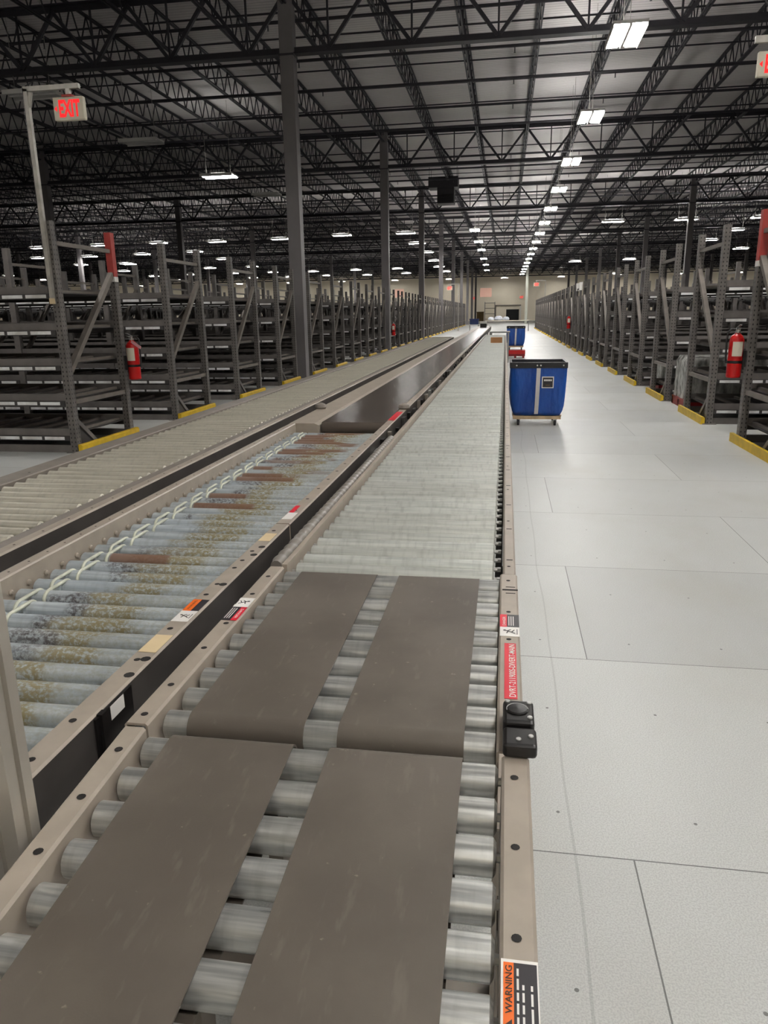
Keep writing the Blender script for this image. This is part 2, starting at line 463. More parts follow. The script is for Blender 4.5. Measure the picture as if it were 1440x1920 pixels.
# ------------------------------------------------------------------ high bay lights
def make_light(lit, zl, low=False):
    o = thing('high_bay_light', 'x', 'light')
    b = MB(); h = MT['housing']
    b.box(-.3, .3, -.6, .6, .02, .07, h); b.box(-.3, -.285, -.6, .6, -.03, .02, h); b.box(.285, .3, -.6, .6, -.03, .02, h)
    b.box(-.02, .02, -.6, .6, -.02, .02, h); b.box(-.06, .06, -.25, .25, .07, .12, h)
    b.obj('housing', o)
    for s in (-1, 1):
        b = MB(); b.box(s * .17 - .10, s * .17 + .10, -.57, .57, -.005, .019, MT['lens' if lit else 'lens_off']); b.obj('lens', o)
        if lit:
            b = MB(); b.box(s * .18 - .09, s * .18 + .09, -.5, .5, .0705, .075, MT['up_fill_low' if low else 'up_fill']); b.obj('added_uplight', o)  # glowing top panels added on lit fixtures to lift the roof deck
        b = MB(); b.tube((0, s * .45, .07), (0, s * .45, ZR - zl), .006, MT['galv'], 5); b.obj('hanger', o)
    return o
PROTO = {}
GL = 'lights over the left racks'
def light(p, lit, label, group, rz=0):
    low = group == GL
    key = (lit, round(p[2], 2), low)
    if key in PROTO: o = copy_tree(PROTO[key])
    else: o = PROTO[key] = make_light(lit, p[2], low)
    o.location = p; o.rotation_euler = (0, 0, rz); tag(o, label, 'light', group)
    return o
ZL = 6.3
GR = 'lights above the right walkway'
for k in range(-4, 16):
    light((2.02, 15.6 + 5.85 * k, ZL), True, 'lit white twin-lens high bay light in the long row above the right walkway', GR)
for px, py in [(890.5, 432), (897.5, 453.6), (903, 469), (907, 485.5), (911, 496.7), (913, 507)]:
    light(on_z(px, py, ZL), True, 'lit high bay light in the row above the far end of the conveyors', 'lights above the conveyors')
GL = 'lights over the left racks'
LEFT = [(410, 331), (295.5, 455.5), (405.5, 453), (524.5, 448), (265.5, 476.7), (364, 472), (419, 485.5), (242, 495.5), (304, 505.5), (288, 518),
        (393, 502.7), (359, 515), (337, 525.5), (436.7, 512.7), (472, 500), (474.4, 521), (511, 510.7), (543, 519),
        (71.7, 465), (71.7, 484), (186, 460), (166.7, 481), (151, 496.7), (15, 517), (81.7, 525), (235, 494), (231.7, 508.3),
        (587, 509), (613, 516.7), (666.5, 506), (688, 515.6), (745, 503.7), (761, 512), (781.7, 456), (799, 473), (814.6, 488.5),
        (823, 500), (834.8, 509), (640, 441), (760, 437)]
def clear(p):
    """nudge a fixture along its aisle so that it hangs between two sprinkler pipes"""
    d = (p.y - 20.67) / 2.6; d = (d - round(d)) * 2.6
    if abs(d) < .13: p.y += (.15 if d >= 0 else -.15) - d
    return p
for px, py in LEFT:
    light(clear(on_z(px, py, ZL)), True, 'added out-of-view high bay light above the racks left of the conveyors', GL, PI / 2)
for x, y in [(-9, 8.5), (-9, -1), (-16, 12), (-16, 2), (-24, 20), (-24, 8)]:  # fill lamps added outside the view to brighten left racks and ceiling
    light((x, y, ZL), True, 'added out-of-view high bay light above the racks left of the conveyors', GL, PI / 2)
GRR = 'lights over the right racks'
for px, py in [(1150, 415), (1288, 411), (1378, 431), (1330, 450), (1390, 466), (1078.5, 490), (1180.5, 486), (1150.7, 513), (1432, 407)]:
    light(clear(on_z(px, py, ZL)), True, 'added out-of-view high bay light above the racks right of the walkway', GRR, PI / 2)
for x, y in [(7.5, 9), (7.5, 0), (13, 20), (13, 8), (20, 30)]:  # extra lamps added beyond the frame as fill for the right side
    light((x, y, ZL), True, 'added out-of-view high bay light above the racks right of the walkway', GRR, PI / 2)
for i in range(-9, 6):
    light((-.35 + 9.6 * i, 134.2, 7.2), True, 'lit high bay light in the last row in front of the far wall', 'lights in front of the far wall', PI / 2)
for i, (px, py) in enumerate([(62, 178), (265, 267), (500, 366)]):
    light(on_z(px, py, 6.6), False, ['unlit high bay light behind the exit sign post', 'unlit high bay light among the dark joists, above left of the lone lit lamp', 'unlit high bay light beside the nearest column, farther than the other dark ones'][i], None, PI / 2)

# ------------------------------------------------------------------ flow rack rows
RY0, RP, RD, BAY = 7.72, 2.69, 1.25, 2.44
LV = [.17, .57, .965, 1.355, 1.745]
PH = 2.52
ST, SD = MT['rack'], MT['rack_dark']
def post_mesh(name, hm=None, red=False):
    b = MB(); m = MT['post']
    def pc(z0, z1, mt):
        b.box(-.042, .042, -.045, -.04, z0, z1, mt); b.box(-.042, -.037, -.04, .045, z0, z1, mt); b.box(.037, .042, -.04, .045, z0, z1, mt)
        b.box(-.042, -.018, .04, .045, z0, z1, mt); b.box(.018, .042, .04, .045, z0, z1, mt)
    if red:
        pc(.012, PH - .52, m); pc(PH - .52, PH, MT['red_post']); b.box(-.044, .044, -.047, .047, PH - .58, PH - .52, MT['sticker_white'])
    else: pc(.012, PH, m)
    b.box(-.09, .09, -.07, .07, 0, .012, m)
    return b.mesh(name)
POST, POSTR = post_mesh('post'), post_mesh('red_topped_post', red=True)
def brace_mesh(p, q, w, h, mat):
    b = MB(); b.bar(p, q, w, h, mat, (1, 0, 0)); return b
def shelf_geo(b, x0, lbl=True, level=0):
    z = LV[level]; x1 = x0 + BAY
    for y, s in ((0.0, -1), (RD, 1)):
        b.box(x0 + .05, x1 - .05, y - .02, y + .02, z + .025, z + .105, ST)
        b.box(x0 + .05, x1 - .05, min(y + s * .02, y + s * .045), max(y + s * .02, y + s * .045), z - .03, z + .026, SD)
    b.box(x0 + .05, x1 - .05, .02, RD - .02, z + .03, z + .04, SD)
    for i in range(9):
        xx = x0 + .12 + i * (BAY - .24) / 8
        b.box(xx - .02, xx + .02, .02, RD - .02, z + .04, z + .07, MT['brace'])
def labels_geo(b, x0, level, faces=(0, 1)):
    z = LV[level]
    for fc in faces:
        y, s = ((0, -1), (RD, 1))[fc]
        for i in range(8):
            a = x0 + .08 + i * .286; yy = y + s * .0475
            pts = [(a, yy, z - .02), (a + .25, yy, z - .02), (a + .25, yy, z + .016), (a, yy, z + .016)]
            b.quad(pts if s < 0 else pts[::-1], MT['tag_white'])
SHELF, LABF, LABR = [], [], []
for l in range(5):
    b = MB(); shelf_geo(b, 0, level=l); SHELF.append(b.mesh('shelf'))
    b = MB(); labels_geo(b, 0, l, (0,)); LABF.append(b.mesh('label_strip'))
    b = MB(); labels_geo(b, 0, l, (1,)); LABR.append(b.mesh('label_strip'))
b = MB(); b.box(.05, BAY - .05, -.025, .025, .0, .085, ST); BASE = b.mesh('base_beam')
b = brace_mesh((0, .05, 2.3), (0, RD - .05, 2.3), .045, .045, MT['brace']); BR_TOP = b.mesh('horizontal_brace')
b = brace_mesh((0, .05, .575), (0, RD - .05, .575), .05, .05, MT['brace']); BR_LOW = b.mesh('horizontal_brace')
b = brace_mesh((0, .03, .9), (0, RD - .04, 2.03), .06, .06, MT['brace']); BR_DIA = b.mesh('diagonal_brace')
b = brace_mesh((0, .05, .36), (0, .42, .06), .05, .05, ST)
b.quad([(.01, .05, .3), (.01, .05, .03), (.01, .4, .03)], SD); b.quad([(-.01, .05, .3), (-.01, .4, .03), (-.01, .05, .03)], SD)
GUS = b.mesh('gusset')
b = MB()
b.extrude([(0, 0), (.05, 0), (.05, .085), (.035, .1), (0, .1)], -.06, RD + .06, MT['yellow']); GUARD = b.mesh('foot_guard')
def frame_geo(b, x):
    m = SD
    for y in (0, RD): b.box(x - .045, x + .045, y - .04, y + .04, 0, PH, MT['rack'])
    b.bar((x, .04, 2.3), (x, RD - .04, 2.3), .04, .04, MT['brace']); b.bar((x, .04, .575), (x, RD - .04, .575), .04, .04, MT['brace'])
    b.bar((x, .04, .9), (x, RD - .04, 2.03), .05, .05, MT['brace'])
_frame = MB(); frame_geo(_frame, 0); FRAME = _frame.mesh('upright_frame')
_far = {}
def far_mesh(n):
    if n not in _far:
        b = MB()
        for i in range(n):
            for l in range(5): shelf_geo(b, i * BAY, level=l); labels_geo(b, i * BAY, l)
            b.box(i * BAY + .05, (i + 1) * BAY - .05, -.025, .025, 0, .085, ST)
            frame_geo(b, (i + 1) * BAY)
        _far[n] = b.mesh('shelving')
    return _far[n]
ORD = 'first second third fourth fifth sixth seventh eighth ninth tenth eleventh twelfth thirteenth fourteenth fifteenth sixteenth seventeenth eighteenth nineteenth twentieth'.split()
def ordinal(k):
    if k < 20: return ORD[k]
    return ('twenty-' if k < 29 else 'thirtieth' if k == 29 else 'thirty-') + (ORD[(k + 1) % 10 - 1] if (k + 1) % 10 else '')
def rack_row(side, k):
    """local +X runs away from the aisle; the right side is built mirrored by its own bays"""
    y = RY0 + RP * k
    if side < 0: n = min(22, int((.74 * (y + 6) - 4.8) / BAY) + 1); lab = f'grey steel flow rack row left of the conveyors, {ordinal(k)} from the front'
    else: n = min(14, int((.42 * (y + 6) - 2.7) / BAY) + 1); lab = f'grey steel flow rack row right of the walkway, {ordinal(k)} from the front'
    n = max(n, 2)
    if k == 0: lab = 'front grey flow rack row ' + ('left of the conveyors' if side < 0 else 'right of the walkway') + ', with a red-topped post'
    r = thing('flow_rack', lab, 'rack', (-4.88 if side < 0 else 2.74, y, 0), 'flow racks left of the conveyors' if side < 0 else 'flow racks right of the walkway')
    near = k < 6
    put('post', POST, r, (0, 0, 0))
    put('post', POSTR if k == 0 else POST, r, (0, RD, 0))
    put('horizontal_brace', BR_TOP, r); put('horizontal_brace', BR_LOW, r); put('diagonal_brace', BR_DIA, r)
    if k < 12: put('gusset', GUS, r)
    gd = put('foot_guard', GUARD, r, (.06 if side < 0 else -.11, 0, 0)); gd['label'] = 'yellow foot guard between the posts'
    nn = min(n, 4) if near else 0
    for i in range(nn):
        xo = -(i + 1) * BAY if side < 0 else i * BAY
        for l in range(5):
            sh = put('shelf', SHELF[l], r, (xo, 0, 0))
            put('label_strip', LABF[l], sh)
            if k == 0 or True: put('label_strip', LABR[l], sh)
        put('base_beam', BASE, r, (xo, 0, 0)); put('base_beam', BASE, r, (xo, RD, 0))
        put('upright_frame', FRAME, r, (-(i + 1) * BAY if side < 0 else (i + 1) * BAY, 0, 0))
    if n > nn:
        m = n - nn
        o = put('shelving', far_mesh(m), r, (-n * BAY if side < 0 else nn * BAY, 0, 0))
        if side < 0 and not near: pass
    if side > 0 and k == 8:
        for y in (0, RD):
            b = MB(); b.box(-.056, .056, -.051, .051, PH - .28, PH + .01, MT['sticker_white']); b.obj('post_sleeve', r, (0, y, 0))['label'] = 'white sleeve on the post top'
    return r
for k in range(32): rack_row(-1, k)
for k in range(24): rack_row(1, k)

# ------------------------------------------------------------------ conveyors
def rail_profile(x0, x1, zt, web_in, depth=.14):
    """channel with its web on the inner (web_in=+1: high X) or outer side"""
    t = .004; r = .004
    if web_in > 0:
        return [(x0, zt - .022), (x0 + t, zt - .022), (x0 + t, zt - t), (x1 - t, zt - t), (x1 - t, zt - depth + t), (x0, zt - depth + t), (x0, zt - depth), (x1, zt - depth), (x1, zt - r), (x1 - r, zt), (x0 + r, zt), (x0, zt - r)]
    return [(-x, z) for x, z in rail_profile(-x1, -x0, zt, 1, depth)][::-1]
def roller_mesh(name, L, mat, r=.0242, n=20, grooves=False, axle=True):
    b = MB(); c = .004; h = L / 2
    if grooves:
        prof = [(0, -h), (r - c, -h), (r, -h + c)]; ms = [MT['zinc'], mat]
        for gx in (.055, .085):
            a = -h + gx
            prof += [(r, a - .006), (r - .004, a - .003), (r - .004, a + .003), (r, a + .006)]; ms += [mat] * 4
        prof += [(r, h - c), (r - c, h), (0, h)]; ms += [mat, mat, MT['zinc']]
    else: prof = [(0, -h), (r - c * 1.5, -h), (r, -h + c), (r, h - c), (r - c * 1.5, h), (0, h)]; ms = [MT['black'], mat, mat, mat, MT['black']]
    b.lathe(prof, ms, (0, 0, 0), 'x', n)
    for s in (-1, 1) if axle else (): b.lathe([(.006, s * h), (.006, s * (h + .018)), (0, s * (h + .018))], MT['zinc'], (0, 0, 0), 'x', 6, True)
    return b
def legs(parent, xs, ys, zt):
    for y in ys:
        b = MB(); m = MT['taupe_grey']
        for x in xs:
            b.box(x - .02, x + .02, y - .03, y + .03, .01, zt, m); b.box(x - .05, x + .05, y - .05, y + .05, 0, .01, m)
        b.box(xs[0], xs[1], y - .02, y + .02, .25, .29, m)
        b.obj('support_stand', parent)
def holes(b, xs, ys, z, r=.006, zf=None):
    for y in ys:
        for x in xs:
            zz = z + (zf(y) if zf else 0) + .0004
            b.lathe([(r, 0), (r * .7, .0003), (0, .0003)], MT['hole'], (x, y, zz), n=10)
def loop_belt(x0, x1, y0, y1, z, r, zf=None):
    """endless belt round two end rollers, top run at z"""
    zc = z - r; pts = []; N = 10
    for i in range(N + 1):
        t = PI / 2 + PI * i / N; pts.append((y0 + r * math.cos(t), zc + r * math.sin(t)))
    for i in range(N + 1):
        t = -PI / 2 + PI * i / N; pts.append((y1 + r * math.cos(t), zc + r * math.sin(t)))
    b = MB(); n = len(pts); m = MT['belt']; inner = []
    cy = (y0 + y1) / 2
    for (y, zz) in pts: pass
    def ring(x, off):
        out = []
        for i, (y, zz) in enumerate(pts):
            c0 = y0 if i <= N else y1
            d = Vector((0, y - c0, zz - zc)).normalized()
            yy, zq = y - d.y * off, zz - d.z * off
            out.append((x, yy, zq + (zf(yy) if zf else 0)))
        return out
    for off, flip in ((0, False), (.003, True)):
        bb = len(b.v); b.v += ring(x0, off) + ring(x1, off)
        for i in range(n):
            j = (i + 1) % n; q = [bb + i, bb + j, bb + n + j, bb + n + i]
            b.face(q if not flip else q[::-1], m, True)
    for x, fl in ((x0, False), (x1, True)):
        bb = len(b.v); b.v += ring(x, 0) + ring(x, .003)
        for i in range(n):
            j = (i + 1) % n; q = [bb + i, bb + n + i, bb + n + j, bb + j]
            b.face(q[::-1] if fl else q, m)
    return b
def sticker(b, x0, x1, y0, y1, z, mat, zf=None, t=.0006):
    z0, z1 = (zf(y0) if zf else 0), (zf(y1) if zf else 0)
    b.hexa([(x0, y0, z + z0), (x1, y0, z + z0), (x1, y1, z + z1), (x0, y1, z + z1), (x0, y0, z + t + z0), (x1, y0, z + t + z0), (x1, y1, z + t + z1), (x0, y1, z + t + z1)], mat)
def picto(b, c, s, mat, flip=1):
    """tumbling stick figure"""
    x, y, z = c
    b.disc((x - .006 * s * flip, y + .004 * s, z), .0022 * s, mat)
    for p, q in (((-.004, .003), (.004, -.002)), ((.004, -.002), (.008, .006)), ((.004, -.002), (.009, -.006)), ((-.002, .002), (.003, .007)), ((-.001, .001), (-.003, -.006))):
        b.bar((x + p[0] * s * flip, y + p[1] * s, z), (x + q[0] * s * flip, y + q[1] * s, z), .0016 * s, .0003, mat)
    b.bar((x + .012 * s * flip, y - .009 * s, z), (x + .012 * s * flip, y + .009 * s, z), .001 * s, .0003, mat)
UP, LF = (0, 1, 0), (-1, 0, 0)

# --- near diverter section (tips down a little towards the viewer)
zfn = lambda y: .07 * (y - .965)
o = thing('diverter_conveyor', 'nearest belt-over-roller conveyor section with two grey belts and an orange warning sticker', 'conveyor', (0, 0, 0))
TA = MT['taupe']
b = MB(); b.extrude(rail_profile(-.588, -.550, .868, 1), .16, .962, TA, zfn); holes(b, [-.566], [.905, .80, .70, .60, .5], .868, .0065, zfn); b.obj('side_rail', o)
b = MB(); b.extrude(rail_profile(.012, .052, .868, -1), .16, .962, TA, zfn); holes(b, [.030], [.915, .785, .655, .5], .868, .0058, zfn); b.obj('side_rail', o)
RN = roller_mesh('roller', .552, MT['roller_near'], .0242, 24).mesh('roller')
for j in range(9):
    y = .944 - .0722 * j
    put('roller', RN, o, (-.269, y, .836 + zfn(y)))
for x0, x1 in ((-.503, -.304), (-.247, -.045)): loop_belt(x0, x1, .944 - .0722 * 8, .947, .8635, .0272, zfn).obj('belt', o)
b = MB(); z = .8685
sticker(b, .0135, .0515, .42, .628, z, MT['sticker_white'], zfn); sticker(b, .0160, .0265, .425, .624, z + .0004, MT['sticker_orange'], zfn); sticker(b, .0265, .0500, .425, .624, z + .0004, MT['sticker_black'], zfn)
zz = z + .0013 + zfn(.594)
b.text('WARNING', (.0214, .594, zz + .0002), (0, 1, .07), LF, .0070, MT['ink'], .052, bold=.012)
b.quad([(.0245, .551, zz - .0028), (.0245, .563, zz - .0020), (.0175, .557, zz - .0024)], MT['ink'])
for xx, a, c in ((.0305, .50, .618), (.0360, .50, .600), (.0445, .56, .600)):
    p0 = a
    while p0 < c:
        ln = random.uniform(.008, .016); sticker(b, xx - .0011, xx + .0011, p0, min(c, p0 + ln), z + .0009, MT['sticker_white'], zfn, .0003); p0 += ln + .003
b.obj('warning_sticker', o)['label'] = 'orange and black warning sticker'
legs(o, (-.568, .03), (.25, .82), .72)
# --- second diverter section
o = thing('diverter_conveyor', 'second belt-over-roller conveyor section, with a red lettered sticker on its right rail', 'conveyor', (0, 0, 0))
b = MB(); b.extrude(rail_profile(-.592, -.552, .868, 1), .972, 1.735, TA); holes(b, [-.571], [1.0, 1.10, 1.25, 1.37, 1.54, 1.66], .868, .0062); b.obj('side_rail', o)
b = MB(); b.extrude(rail_profile(.004, .046, .868, -1), .972, 1.745, TA); holes(b, [.024], [1.365, 1.505, 1.70, .99], .868, .0052)
b.box(.010, .046, 1.634, 1.642, .868, .8686, MT['hole']); b.box(.018, .040, 1.655, 1.658, .868, .8686, MT['hole']); b.box(.018, .040, 1.615, 1.618, .868, .8686, MT['hole'])
b.obj('side_rail', o)
for j in range(10): put('roller', RN, o, (-.270, 1.026 + .0768 * j, .836))
for x0, x1 in ((-.500, -.303), (-.247, -.046)): loop_belt(x0, x1, 1.026, 1.712, .8635, .0272).obj('belt', o)
b = MB(); z = .8685
sticker(b, .0155, .0375, 1.128, 1.345, z, MT['sticker_red']); b.text('DVRT-211900S-DIVERT-MAIN', (.0295, 1.236, z + .0011), UP, LF, .0115, MT['sticker_white'], .205, bold=.01)
b.obj('name_sticker', o)['label'] = 'red sticker with white lettering'
b = MB()
sticker(b, .006, .0455, 1.378, 1.423, z, MT['sticker_white']); sticker(b, .006, .0205, 1.423, 1.488, z, MT['sticker_red']); sticker(b, .0205, .0455, 1.423, 1.488, z, MT['sticker_black'])
b.text('DANGER', (.0145, 1.452, z + .001), UP, LF, .0062, MT['sticker_white'], .045); picto(b, (.024, 1.400, z + .001), 1.4, MT['sticker_black'])
for xx in (.0245, .029, .0335): sticker(b, xx - .0008, xx + .0008, 1.43, 1.478, z + .0006, MT['sticker_white'], None, .0003)
b.obj('danger_sticker', o)['label'] = 'red, black and white danger sticker on the right rail'
b = MB()
sticker(b, -.589, -.554, 1.458, 1.512, z, MT['sticker_white']); sticker(b, -.568, -.554, 1.385, 1.458, z, MT['sticker_red']); sticker(b, -.589, -.568, 1.385, 1.458, z, MT['sticker_black'])
b.text('DANGER', (-.561, 1.421, z + .001), (0, -1, 0), (1, 0, 0), .0062, MT['sticker_white'], .05); picto(b, (-.571, 1.485, z + .001), 1.4, MT['sticker_black'], -1)
for xx in (-.585, -.58, -.575): sticker(b, xx - .0008, xx + .0008, 1.395, 1.45, z + .0006, MT['sticker_white'], None, .0003)
b.obj('danger_sticker', o)['label'] = 'red, black and white danger sticker on the left rail'
legs(o, (-.572, .024), (1.08, 1.62), .72)
# --- black sensor box on the right rail
o = thing('photo_eye_sensor', 'glossy black sensor box clamped on the right conveyor rail', 'sensor', (.04, 1.0, .8691))
b = MB(); K = MT['black']
b.box(-.027, .021, .012, .080, 0, .026, K); ob = b.obj('housing', o); ob.modifiers.new('b', 'BEVEL').width = .006; ob.modifiers['b'].segments = 3
b = MB(); b.box(-.027, .023, -.046, .006, 0, .022, K); ob = b.obj('bracket', o); ob.modifiers.new('b', 'BEVEL').width = .006; ob.modifiers['b'].segments = 3
b = MB(); b.lathe([(.017, .025), (.017, .0275), (.0145, .0290), (0, .0298)], K, (-.005, .048, 0), n=20)
b.path([(-.005 + .0165 * math.cos(t), .048 + .0165 * math.sin(t), .0275) for t in [PI * .1 * i for i in range(0, 12)]], .0012, MT['grey_metal'], 6); b.obj('lens', o)
for x, y in ((.014, .026), (.014, .070), (-.020, .072), (-.004, -.03), (.014, -.02)):
    zt = .026 if y > .01 else .022
    b = MB(); b.lathe([(.0042, zt), (.0042, zt + .0018), (.003, zt + .0028), (0, zt + .0028)], MT['zinc'], (x, y, 0), n=10); b.obj('screw', o)

# --- long roller conveyor that carries on to the carton
def rollers(parent, me_b, y0, y1, pitch, xc, zc, name='roller'):
    me = me_b.mesh('roller'); ys = []
    y = y0
    while y < y1: ys.append(y); y += pitch
    for y in ys[:100]: put(name, me, parent, (xc, y, zc))
    if len(ys) > 100:
        b = MB(); nv = me_b
        for y in ys[100:]:
            k = len(b.v); b.v += [(v[0], v[1] + y, v[2]) for v in nv.v]
            for f, m, s in zip(nv.f, nv.m, nv.sm): b.face([k + i for i in f], nv.mats[m], s)
        stuff(b.obj('rollers', parent, (xc, 0, zc)))
CY0, CY1 = 1.79, 22.3
o = thing('roller_conveyor', 'long bare roller conveyor beside the walkway, with a carton near its far end', 'conveyor', (0, 0, 0))
b = MB(); b.extrude(rail_profile(.012, .043, .866, -1), 1.752, CY1, TA); holes(b, [.026], [1.81 + .43 * i for i in range(30)], .866, .0048)
for i in range(24):
    yq = 1.86 + .29 * i; b.box(.020, .036, yq, yq + .006, .866, .8664, MT['hole'])
b.obj('side_rail', o)
b = MB(); b.extrude([(-.606, .70), (-.600, .70), (-.600, .838), (-.560, .838), (-.560, .872), (-.546, .872), (-.546, .832), (-.606, .832)], 1.742, CY1, TA); b.obj('side_rail', o)
rollers(o, roller_mesh('roller', .522, MT['roller'], .0242, 14), CY0, CY1 - .02, .0762, -.273, .836)
b = MB()
i = 0; y = CY0
while y < 12: b.box(-.003, .005, y - .006, y + .006, .832, .841, MT['zinc']); y += .0762
b.box(-.010, .010, 1.76, CY1, .78, .80, MT['hole']); b.obj('drive_chain', o)
legs(o, (-.585, .03), [2.2 + 3 * i for i in range(7)], .72)
# grey ribbed hose on the ledge of its left rail
hp, hr = [], []
n = 240
for i in range(n + 1):
    y = 1.762 + i * .0085; hp.append((-.582, y, .858)); hr.append(.0175 + (.0028 if (i // 3) % 2 else -.001))
b = MB(); b.path(hp, .018, MT['hose'], 10, radii=hr)
tag(b.obj('ribbed_hose'), 'grey ribbed hose lying along the left edge of the bare roller conveyor', 'hose')

# --- stained roller conveyor in the middle
BZ = .865
o = thing('roller_conveyor', 'middle roller conveyor with rust and olive stained rollers and cream drive bands', 'conveyor', (0, 0, 0))
DK = MT['dark_channel']
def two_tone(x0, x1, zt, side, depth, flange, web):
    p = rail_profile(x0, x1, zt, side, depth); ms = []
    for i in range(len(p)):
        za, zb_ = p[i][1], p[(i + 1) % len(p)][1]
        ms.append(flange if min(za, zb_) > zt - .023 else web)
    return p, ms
def b_right(parent, y0, y1, hs):
    b = MB(); p, ms = two_tone(-.703, -.655, BZ, 1, .16, TA, DK); b.extrude(p, y0, y1, ms)
    holes(b, [-.682], hs, BZ, .0066)
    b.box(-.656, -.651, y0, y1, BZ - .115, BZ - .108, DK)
    return b
b = b_right(o, .45, 2.135, [.86, .97, 1.19, 1.335, 1.53, 1.60, 1.72, 1.78, 1.86, 1.97, 2.06])
for yq in (1.13, 1.195, 1.60, 1.83, 1.90): b.lathe([(.010, .0), (.010, .0004), (0, .0004)], MT['hole'], (-.667, yq, BZ), n=10)
b.obj('side_rail', o)
b = b_right(o, 2.145, 4.29, [2.3 + .16 * i for i in range(12)]); b.obj('side_rail', o)
b = MB(); b.extrude(rail_profile(-1.283, -1.244, BZ, 1, .16), .6, 4.29, TA); b.extrude([(-1.322, BZ - .02), (-1.283, BZ - .012), (-1.283, BZ - .018), (-1.322, BZ - .026)], .6, 4.29, MT['taupe_grey'])
holes(b, [-1.262], [1.45 + .085 * i for i in range(33)], BZ, .0035); b.obj('side_rail', o)
BR = roller_mesh('roller', .532, MT['stained'], .0242, 24, True).mesh('roller')
NB = 48; byz = .798
for j in range(NB): put('roller', BR, o, (-.968, .62 + .0762 * j, byz))
def band(xa, xb):
    pts = []; r = .0235
    for i in range(9): t = PI / 2 + PI * i / 8; pts.append((xa, r * math.cos(t), r * math.sin(t)))
    for i in range(9): t = -PI / 2 + PI * i / 8; pts.append((xb, .0762 + r * math.cos(t), r * math.sin(t)))
    b = MB(); b.path(pts, .0050, MT['band'], 6, closed=True); return b.mesh('drive_band')
BANDS = [band(-.211, -.211), band(-.181, -.181)]
for j in range(NB - 1): put('drive_band', BANDS[j % 2], o, (-.968, .62 + .0762 * j, byz))
b = MB(); b.lathe([(.008, 0), (.008, .004), (.004, .007), (0, .007)], MT['taupe'], (0, 0, 0), 'x', 8); AB = b.mesh('axle_bolt')
for j in range(NB): put('axle_bolt', AB, o, (-1.244, .60 + .0762 * j, BZ - .045))
b = MB(); z = BZ + .0003
sticker(b, -.698, -.66, 1.372, 1.43, z, MT['sticker_white']); sticker(b, -.698, -.678, 1.43, 1.497, z, MT['sticker_orange']); sticker(b, -.678, -.66, 1.43, 1.497, z, MT['sticker_black'])
b.text('WARNING', (-.688, 1.463, z + .001), UP, LF, .006, MT['ink'], .05); picto(b, (-.68, 1.4, z + .001), 1.3, MT['ink'])
b.obj('warning_sticker', o)['label'] = 'orange, black and white warning sticker'
b = MB(); sticker(b, -.697, -.660, 1.222, 1.302, z, MT['sticker_tan']); b.obj('blank_sticker', o)['label'] = 'blank tan sticker, nearer one'
b = MB(); sticker(b, -.697, -.662, 1.955, 2.03, z, MT['sticker_tan']); b.obj('blank_sticker', o)['label'] = 'blank tan sticker, farther one'
b = MB(); sticker(b, -.697, -.680, 2.27, 2.36, z, MT['sticker_red']); sticker(b, -.697, -.664, 2.19, 2.27, z, MT['sticker_white']); b.obj('warning_sticker', o)['label'] = 'small red and white sticker'
b = MB(); b.box(-.655, -.645, .995, 1.012, .70, BZ - .002, MT['black']); b.box(-.655, -.6505, .985, 1.105, .70, BZ - .006, MT['black'])
b.hexa([(-.6504, 1.030, .832), (-.6498, 1.030, .832), (-.6498, 1.075, .832), (-.6504, 1.075, .832), (-.6504, 1.030, .858), (-.6498, 1.030, .858), (-.6498, 1.075, .858), (-.6504, 1.075, .858)], MT['sticker_white'])
b.obj('splice_plate', o)['label'] = 'black splice plate with a white sticker'
legs(o, (-1.265, -.68), (1.25, 2.4, 3.7), .70)
# --- glossy belt conveyor that continues it
o = thing('belt_conveyor', 'dark glossy belt conveyor continuing the stained roller line into the distance', 'conveyor', (0, 0, 0))
BE = 36.0
b = MB(); p, ms = two_tone(-.703, -.655, BZ, 1, .16, TA, DK); b.extrude(p, 4.295, BE, ms); holes(b, [-.682], [5.1 + .4 * i for i in range(30)], BZ, .006); b.obj('side_rail', o)
b = MB(); b.extrude([(-1.283, BZ - .16), (-1.10, BZ - .16), (-1.10, BZ - .012), (-1.13, BZ), (-1.283, BZ)], 4.295, BE, TA); b.obj('side_rail', o)
b = MB(); b.box(-1.094, -.704, 4.36, BE, BZ - .07, BZ + .001, MT['slider']); b.lathe([(.0, -.195), (.036, -.195), (.036, .195), (0, .195)], MT['slider'], (-.899, 4.36, BZ - .035), 'x', 18); b.obj('belt', o)
for x in (-1.262, -.672):
    b = MB(); b.lathe([(0, 0), (.035, 0), (.042, .012), (.036, .03), (.012, .042), (0, .044)], MT['taupe_grey'], (x, 5.0, BZ), n=14); b.obj('bearing_cap', o)
b = MB(); sticker(b, -.700, -.660, 4.45, 4.85, BZ + .0005, MT['sticker_red']); b.obj('red_sticker', o)
for i in range(40):
    b = MB(); y = 3.6 + .28 * i + random.uniform(-.05, .05); h = random.uniform(.02, .07)
    b.box(-.652, -.632, y, y + random.uniform(.03, .12), BZ - .07, BZ - .07 + h, random.choice([MT['taupe_grey'], MT['black'], MT['zinc'], MT['dark_channel']]))
    b.obj('drive_bracket', o)
legs(o, (-1.2, -.68), [5.4 + 3.2 * i for i in range(10)], .70)
